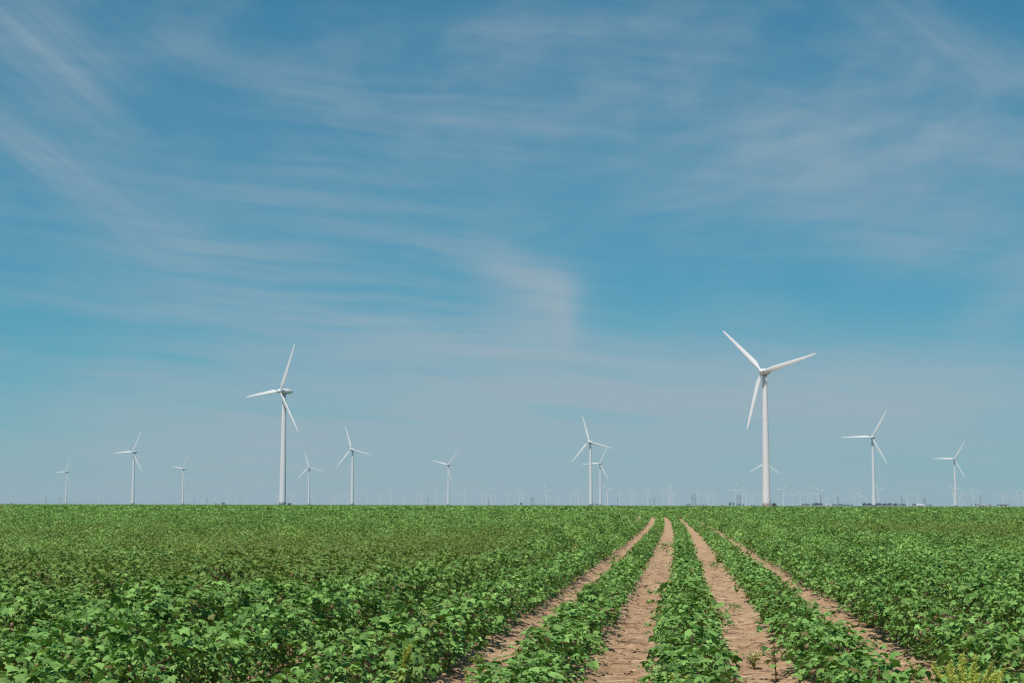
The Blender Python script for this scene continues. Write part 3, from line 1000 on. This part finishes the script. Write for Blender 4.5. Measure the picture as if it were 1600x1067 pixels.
def far_tree(px, dist_, h, kind, label, group="trees on the far horizon"):
    d = ray(px, 789); d = d / math.hypot(d[0], d[1])
    root = link("far_tree", None, None, (d[0] * dist_, d[1] * dist_, .3), (0, 0, random.uniform(0, 6.28)))
    s = h * .86 / 9.0; root.scale = (s * random.uniform(.95, 1.35), s * random.uniform(.95, 1.35), s)
    tag(root, label, "tree", group)
    link("crown", TREES[kind][0], root); link("trunk", TREES[kind][1], root)


def grove(px0, px1, n, dist_, h, where, tall=False):
    for k in range(n):
        px = px0 + (px1 - px0) * (k + random.uniform(.2, .8)) / n
        far_tree(px, dist_ * random.uniform(.98, 1.04), h * random.uniform(.75, 1.2), random.choice((4, 5)) if tall and random.random() < .6 else random.randrange(4), f"dark tree in the far grove {where}", f"trees of the far grove {where}")


grove(1252, 1266, 6, 5200, 9, "beyond the tallest turbine's utility cabinet")
grove(1268, 1285, 8, 4700, 10, "beyond the tallest turbine's utility cabinet")
grove(1301, 1333, 13, 5600, 8.5, "between the tallest turbine and its neighbour")
grove(1347, 1362, 8, 4300, 9.5, "right behind the turbine next to the tallest", True)
grove(1367, 1400, 15, 4200, 9.5, "on the farm side of the tallest one's neighbour", True)
grove(1400, 1416, 5, 4300, 8, "on the farm side of the tallest one's neighbour", True)
grove(1426, 1434, 3, 4000, 7.5, "beside the small white house")
grove(1449, 1456, 3, 6200, 8, "past the small white house")
grove(1523, 1533, 7, 3700, 7.5, "behind the long white barns")
grove(1533, 1549, 8, 3900, 6, "behind the long white barns")
grove(1071, 1079, 4, 5600, 7.5, "below the paired pylons")
grove(1086, 1104, 6, 5600, 6, "below the paired pylons")
grove(1127, 1137, 3, 5400, 5, "near the three pointed trees")
for px, h in ((1139.3, 11), (1142.2, 13), (1146.2, 13)):
    far_tree(px, 5000, h, 5, "dark pointed tree in the row of three on the horizon", "row of three pointed trees")
grove(1150, 1162, 4, 5300, 7, "around the foot of the pylon pair")
grove(1172, 1180, 3, 5400, 5.5, "around the foot of the pylon pair")
grove(803, 808, 2, 5400, 6, "below the upright bladed horizon turbine")
grove(813, 816, 2, 4900, 8, "below the upright bladed horizon turbine")
grove(831, 848, 6, 5600, 5.5, "between lone turbine and overlapping pair")
grove(852, 870, 5, 5800, 4.5, "between lone turbine and overlapping pair")
grove(888, 912, 6, 5600, 4.5, "in front of the overlapping pair")
grove(926.5, 928, 1, 4700, 5.5, "between the overlapping pair's towers")
grove(931, 934.5, 2, 4700, 6, "between the overlapping pair's towers")
grove(953, 962, 3, 5600, 4.5, "from the overlapping pair toward the tallest turbine")
grove(336, 342, 3, 5000, 5, "between slim turbine and second tallest turbine")
grove(347, 352, 3, 4600, 7, "between slim turbine and second tallest turbine")
grove(290, 299, 3, 5600, 4, "at the slim turbine's foot")
grove(16, 18.5, 2, 5200, 5, "at the photo's outer edge")

# ------------------------------------------------------------------ farm buildings and cabinets
def barn(px, dist_, L, W, H, pitch, wallm, roofm, label, rz=0.0, doors=1, name="farm_shed"):
    d = ray(px, 789); d = d / math.hypot(d[0], d[1])
    root = link(name, None, None, (d[0] * dist_, d[1] * dist_, .30), (0, 0, PSI + rz)); tag(root, label, "farm building" if name != "farmhouse" else "house")
    b = MB(); h2 = H + W / 2 * pitch
    vs = []
    for x in (-L / 2, L / 2): vs += [(x, -W / 2, 0), (x, W / 2, 0), (x, W / 2, H), (x, 0, h2), (x, -W / 2, H)]
    b.add(vs, [(4, 3, 2, 1, 0), (5, 6, 7, 8, 9), (0, 1, 6, 5), (1, 2, 7, 6), (0, 5, 9, 4)])
    link("wall", b.mesh("shed_wall", wallm), root)
    r = MB(); o = .45
    for s in (-1, 1):
        e = (s * (W / 2 + o), H - o * pitch)
        r.add([(-L / 2 - o, 0, h2 + .03), (L / 2 + o, 0, h2 + .03), (L / 2 + o, e[0], e[1] + .03), (-L / 2 - o, e[0], e[1] + .03), (-L / 2 - o, 0, h2 + .21), (L / 2 + o, 0, h2 + .21), (L / 2 + o, e[0], e[1] + .21), (-L / 2 - o, e[0], e[1] + .21)],
              [(3, 2, 1, 0), (4, 5, 6, 7), (0, 1, 5, 4), (1, 2, 6, 5), (2, 3, 7, 6), (3, 0, 4, 7)])
    link("roof", r.mesh("shed_roof", roofm), root)
    for k in range(doors):
        x = (k - (doors - 1) / 2) * L / max(doors, 1) * .8
        q = MB(); q.box(x - 1.6, x + 1.6, -W / 2 - .08, -W / 2 + .04, .02, min(3.4, H * .8)); link("door", q.mesh("shed_door", M_DOOR), root)
    return root


barn(1293.5, 3600, 15, 8, 2.8, .25, M_SHED, M_ROOFP, "small white farm shed past the tallest turbine")
barn(1288, 3650, 7, 6, 2.2, .3, M_SHED, M_ROOFP, "tiny white lean-to beside the shed past the tallest turbine")
barn(1437, 3300, 14, 9, 2.8, .45, M_SHED, M_ROOFP, "small white house with a grey roof beside a tree clump", 0, 2, "farmhouse")
barn(1525.5, 2900, 15, 9, 2.6, .18, M_SHED, M_ROOFP, "long low white barn nearest the farm buildings turbine", .1, 2)
barn(1534, 2850, 18, 9, 3.0, .18, M_SHED, M_ROOFP, "long white barn in the middle of the barn row", .1, 3)
barn(1549, 3200, 18, 7, 1.7, .15, M_SHED, M_ROOFP, "faint low white shed past the barn row", .1, 2)
barn(1566.5, 2850, 17, 9, 2.8, .25, M_SHED, M_ROOFD, "white barn with a darker end, set apart from the row", 0, 2)
barn(1134.5, 4600, 12, 7, 2.6, .25, M_SHED, M_ROOFP, "tiny white shed beside the three pointed trees")


def cabinet(px, dist_, w, h, label):
    d = ray(px, 789); d = d / math.hypot(d[0], d[1])
    root = link("utility_cabinet", None, None, (d[0] * dist_, d[1] * dist_, float(rise(dist_)) - .05), (0, 0, PSI)); tag(root, label, "utility cabinet")
    b = MB(); b.box(-w / 2, w / 2, -.8, .8, .15, h); link("body", b.mesh("cabinet_body", M_BOXG), root)
    c = MB(); c.box(-w / 2 - .06, w / 2 + .06, -.86, .86, h + .003, h + .10); link("lid", c.mesh("cabinet_lid", M_BOXD), root)
    e = MB(); e.box(-w / 2 - .15, w / 2 + .15, -1, 1, -.1, .147); link("plinth", e.mesh("cabinet_plinth", M_GALV), root)
    for s in (-1, 1):
        q = MB(); q.box(s * w / 4 - w / 4 + .05, s * w / 4 + w / 4 - .05, -.84, -.803, .3, h - .15); link("door", q.mesh("cabinet_door", M_BOXG), root)


cabinet(1210, 835, 1.95, 2.05, "olive utility cabinet standing beside the tallest turbine's tower")
cabinet(452.5, 900, 1.95, 1.55, "low dark utility cabinet beside the second tallest turbine's tower")


def marker(px, dist_, h, label):
    d = ray(px, 789); d = d / math.hypot(d[0], d[1])
    root = link("marker_post", None, None, (d[0] * dist_, d[1] * dist_, .3)); tag(root, label, "post")
    b = MB(); b.tube([(0, 0, -.2), (0, 0, h)], [.28, .28], 8); link("post", b.mesh("marker_pole", M_SHED), root)
    c = MB(); c.lathe([(.30, h + .003), (.30, h + .2), (.02, h + .45)], 8); link("cap", c.mesh("marker_cap", M_SHED), root)


marker(1394, 2400, 4.2, "white marker post between the farm turbine and the tallest one's neighbour")
marker(1444.6, 2200, 3.0, "white marker post beside the small white house")
marker(1481, 2300, 3.4, "white marker post close to the farm turbine")

# ------------------------------------------------------------------ haze
hm, nt, nd, lk = newmat("haze_air")
out = N(nt, "ShaderNodeOutputMaterial"); pv = N(nt, "ShaderNodeVolumePrincipled")
pv.inputs["Color"].default_value = (0.84, 0.93, 1.0, 1); pv.inputs["Density"].default_value = 4.2e-5
pv.inputs["Anisotropy"].default_value = 0.0
lk.new(pv.outputs[0], out.inputs["Volume"])
hb = MB(); Rz = R_FAR + 60; hb.box(-Rz, Rz, -Rz, Rz, -1.2, 108)
hz = link("haze", hb.mesh("haze", hm)); hz["kind"] = "stuff"; hz["label"] = "thin pale haze over the plain"

# ------------------------------------------------------------------ sun, sky
SUN_EL, SUN_AZ = math.radians(63), math.radians(197)          # behind the camera, a little to its left
sd = np.array([math.cos(SUN_EL) * math.sin(SUN_AZ), math.cos(SUN_EL) * math.cos(SUN_AZ), math.sin(SUN_EL)])
L = bpy.data.lights.new("sun", "SUN"); L.energy = 4.4; L.angle = math.radians(.53); L.color = (1, .955, .90)
so = bpy.data.objects.new("sun", L); COL.objects.link(so)
so.rotation_euler = Vector(-sd).to_track_quat('-Z', 'Y').to_euler(); so.location = (0, 0, 300)

W = bpy.data.worlds.new("World"); S.world = W; W.use_nodes = True
nt = W.node_tree; nt.nodes.clear(); lk = nt.links
out = N(nt, "ShaderNodeOutputWorld"); bg = N(nt, "ShaderNodeBackground"); bg.inputs[1].default_value = 0.098
sky = N(nt, "ShaderNodeTexSky", sky_type='NISHITA'); sky.sun_disc = False
sky.sun_elevation = SUN_EL; sky.sun_rotation = SUN_AZ; sky.altitude = 900; sky.air_density = 1.0; sky.dust_density = 0.6; sky.ozone_density = 2.2
tc = N(nt, "ShaderNodeTexCoord")
nrm = N(nt, "ShaderNodeVectorMath", operation="NORMALIZE"); lk.new(tc.outputs["Generated"], nrm.inputs[0])
sx = N(nt, "ShaderNodeSeparateXYZ"); lk.new(nrm.outputs[0], sx.inputs[0])
# heading and height of each sky direction, in degrees
az = math_(nt, "MULTIPLY", math_(nt, "ARCTAN2", sx.outputs[0], sx.outputs[1]), 57.2958)
el = math_(nt, "MULTIPLY", math_(nt, "ARCSINE", sx.outputs[2]), 57.2958)
uv = N(nt, "ShaderNodeCombineXYZ"); lk.new(az, uv.inputs[0]); lk.new(el, uv.inputs[1])


def wnoise(vec, scale, sxy, rot=0.0, detail=6, rough=.55, dist_=0.0, off=(0, 0)):
    """noise drawn out along a direction: sxy are its frequencies along and across, rot the direction in degrees"""
    mp = N(nt, "ShaderNodeMapping", vector_type="TEXTURE"); mp.inputs["Scale"].default_value = (1 / sxy[0], 1 / sxy[1], 1)
    mp.inputs["Rotation"].default_value = (0, 0, math.radians(rot)); mp.inputs["Location"].default_value = (off[0], off[1], 0)
    n = N(nt, "ShaderNodeTexNoise"); n.inputs["Scale"].default_value = scale; n.inputs["Detail"].default_value = detail
    n.inputs["Roughness"].default_value = rough; n.inputs["Distortion"].default_value = dist_
    lk.new(vec, mp.inputs[0]); lk.new(mp.outputs[0], n.inputs[0])
    return n


def vadd(a, b, scale):
    s = N(nt, "ShaderNodeVectorMath", operation="SUBTRACT"); lk.new(b, s.inputs[0]); s.inputs[1].default_value = (.5, .5, .5)
    m_ = N(nt, "ShaderNodeVectorMath", operation="SCALE"); lk.new(s.outputs[0], m_.inputs[0]); m_.inputs["Scale"].default_value = scale
    q = N(nt, "ShaderNodeVectorMath", operation="ADD"); lk.new(a, q.inputs[0]); lk.new(m_.outputs[0], q.inputs[1])
    return q.outputs[0]


def mrange(x, a, b, c=0.0, d=1.0, smooth=True):
    r = N(nt, "ShaderNodeMapRange"); r.interpolation_type = "SMOOTHSTEP" if smooth else "LINEAR"
    lk.new(x, r.inputs[0])
    for i, v in enumerate((a, b, c, d)): r.inputs[i + 1].default_value = v
    return r.outputs[0]


warp = vadd(uv.outputs[0], wnoise(uv.outputs[0], .10, (1, 1.4), 0, 2).outputs["Color"], 1.3)
warp = vadd(warp, wnoise(uv.outputs[0], .45, (.5, 1.2), -8, 2, .5, 0, (5, 2)).outputs["Color"], .16)
fib = wnoise(warp, 1.0, (.075, 1.9), -4, 6, .54).outputs[0]                # long level fibres
fib2 = wnoise(warp, 1.0, (.09, 1.9), -38, 6, .55, 0, (3, 9)).outputs[0]    # fibres falling away
fib3 = wnoise(warp, 1.0, (.10, 1.4), 12, 5, .54, 0, (8, 1)).outputs[0]     # fibres rising
fine = wnoise(warp, 1.0, (.18, 2.8), -8, 5, .55, 0, (1, 6)).outputs[0]
soft = wnoise(warp, .22, (1, 2.0), 6, 5, .55, 0, (13, 4)).outputs[0]


def deg(px, py):
    d = ray(px, py)
    return math.degrees(math.atan2(d[0], d[1])), math.degrees(math.asin(d[2]))


def cloud(px, py, length, width, ang, amp, fibre=None, edge=(.35, .70)):
    """a drift of cirrus centred on a sky direction; length and width in degrees"""
    u, v = deg(px, py)
    mp = N(nt, "ShaderNodeMapping", vector_type="TEXTURE")
    mp.inputs["Location"].default_value = (u, v, 0); mp.inputs["Rotation"].default_value = (0, 0, math.radians(ang)); mp.inputs["Scale"].default_value = (length, width, 1)
    lk.new(warp, mp.inputs[0])
    d2 = N(nt, "ShaderNodeVectorMath", operation="DOT_PRODUCT"); lk.new(mp.outputs[0], d2.inputs[0]); lk.new(mp.outputs[0], d2.inputs[1])
    g = math_(nt, "EXPONENT", math_(nt, "MULTIPLY", d2.outputs["Value"], -1.0))
    if fibre is not None: g = math_(nt, "MULTIPLY", g, mrange(fibre, edge[0] - .04, edge[1] + .04, .42 if fibre is fib2 else .24, 1.0))
    return math_(nt, "MULTIPLY", g, amp * (.68 if py < 520 else 1.0))


PARTS = [
    cloud(60, 90, 3.8, 1.7, -50, .52, fib2), cloud(40, 20, 4.0, 1.4, -30, .42, fib2), cloud(150, 165, 3.2, .70, -50, .40, fib2),
    cloud(70, 250, 3.8, .80, -34, .50, fib2), cloud(170, 320, 3.6, 1.1, -30, .46, fib2), cloud(20, 190, 2.6, .7, -40, .38, fib2),
    cloud(330, 388, 5.6, .62, -5, .56, fib), cloud(290, 70, 2.2, .6, -25, .34, fib2), cloud(480, 130, 5.4, 1.0, -9, .30, fib), cloud(580, 185, 5.0, .85, -8, .36, fib), cloud(790, 195, 4.2, 1.2, -10, .40, fib),
    cloud(470, 345, 5.0, 1.2, -9, .30, fib), cloud(620, 360, 4.0, .8, -12, .26, fib), cloud(500, 270, 6.0, 1.4, -6, .22, fib),
    cloud(300, 478, 7.6, .55, -3, .58, fib), cloud(560, 495, 4.6, .55, -5, .50, fib), cloud(720, 520, 3.6, 1.0, -12, .46, fib), cloud(330, 435, 8.0, 1.3, -4, .28, fib), cloud(720, 395, 3.0, .9, -14, .22, fib),
    cloud(400, 420, 9.0, 2.4, -5, .20, fib), cloud(620, 240, 9.0, 3.0, -8, .16, fib2), cloud(950, 140, 8.0, 2.6, -8, .24, soft), cloud(1300, 200, 8.0, 3.2, -6, .30, soft),
    cloud(815, 430, 1.6, .62, -18, 1.1, fine, (.0, .6)), cloud(862, 462, .85, .85, -30, 1.0, fine, (0, .6)), cloud(880, 505, .42, 1.05, 6, 1.0), cloud(840, 525, 1.3, 1.2, 0, .40), cloud(830, 470, 1.9, 1.5, -20, .35),
    cloud(1000, 90, 5.5, 1.8, -8, .30, fib), cloud(1330, 215, 4.6, 1.6, 12, .66, soft, (.3, .65)), cloud(1520, 290, 3.5, 2.4, 0, .66, soft, (.25, .6)), cloud(1230, 200, 3.4, 1.1, 16, .44, fib3),
    cloud(1080, 270, 4.5, 1.6, 8, .52, fib3), cloud(1450, 50, 3.2, .9, -26, .46, fib2), cloud(1560, 90, 2.6, .8, -20, .40, fib2), cloud(1420, 390, 3.6, .8, -8, .46, fib), cloud(1590, 460, 1.9, 1.5, 38, .66, soft, (.25, .6)), cloud(1150, 400, 4.0, .6, -3, .22, fib),
    cloud(800, 100, 2.0, 1.6, 0, .34, soft), cloud(620, 300, 4.0, 1.0, -8, .2, fib), cloud(1250, 330, 4.0, .8, 4, .4, fib3),
    cloud(700, 565, 8.5, 1.2, -3, .85, fib, (.2, .6)), cloud(1050, 610, 9.0, 1.6, 2, 1.05, fib, (.1, .55)), cloud(450, 640, 9.0, 1.7, 0, .72, fib, (.15, .55)), cloud(1450, 620, 6.0, 1.3, 3, .95, fib, (.1, .55)),
    cloud(150, 590, 4.5, .8, -2, .35, fib), cloud(1100, 700, 16.0, 1.7, 0, 1.0, fib, (.1, .5)), cloud(300, 720, 10.0, 1.5, 0, .9, fib, (.1, .5)), cloud(800, 795, 26.0, 1.2, 0, 1.05),
]
tot = PARTS[0]
for q in PARTS[1:]: tot = math_(nt, "ADD", tot, q)
# thin veil over the rest of the sky, wispy everywhere
veil = math_(nt, "MULTIPLY", mrange(soft, .40, .80), .22)
tot = math_(nt, "ADD", tot, veil)
tot = math_(nt, "MULTIPLY", tot, mrange(fine, .25, .75, .84, 1.16))
tot = math_(nt, "SUBTRACT", 1.0, math_(nt, "EXPONENT", math_(nt, "MULTIPLY", tot, -1.0)))
t0 = mixcol(nt, 1.0, sky.outputs[0], (0.52, 0.86, 0.90), "MULTIPLY")
gm = N(nt, "ShaderNodeGamma"); gm.inputs[1].default_value = .67; lk.new(t0, gm.inputs[0])
tint = mixcol(nt, 1.0, gm.outputs[0], (0.585, 1.315, 1.515), "MULTIPLY")
skyc = mixcol(nt, tot, tint, (3.52, 4.42, 5.05))
lk.new(skyc, bg.inputs[0]); lk.new(bg.outputs[0], out.inputs[0])

# ------------------------------------------------------------------ camera and render settings
cd = bpy.data.cameras.new("camera"); cd.sensor_width = 36; cd.lens = F_PX / 1600 * 36; cd.clip_start = .1; cd.clip_end = 60000
cam = bpy.data.objects.new("camera", cd); COL.objects.link(cam)
m = Matrix.Identity(4)
for i in range(3): m[i][0], m[i][1], m[i][2] = Rc[i], Uc[i], -Fw[i]
m[2][3] = EYE
cam.matrix_world = m
S.camera = cam
S.view_settings.view_transform = 'Standard'; S.view_settings.look = 'None'; S.view_settings.gamma = 1; S.view_settings.exposure = 0.0
S.render.engine = 'CYCLES'
S.cycles.use_denoising = True
S.cycles.filter_width = 1.2
S.cycles.max_bounces = 6; S.cycles.diffuse_bounces = 3; S.cycles.transmission_bounces = 3; S.cycles.volume_bounces = 0; S.cycles.transparent_max_bounces = 4
print("leaves verts", len(V), "near plants to", NEAR_MAX)
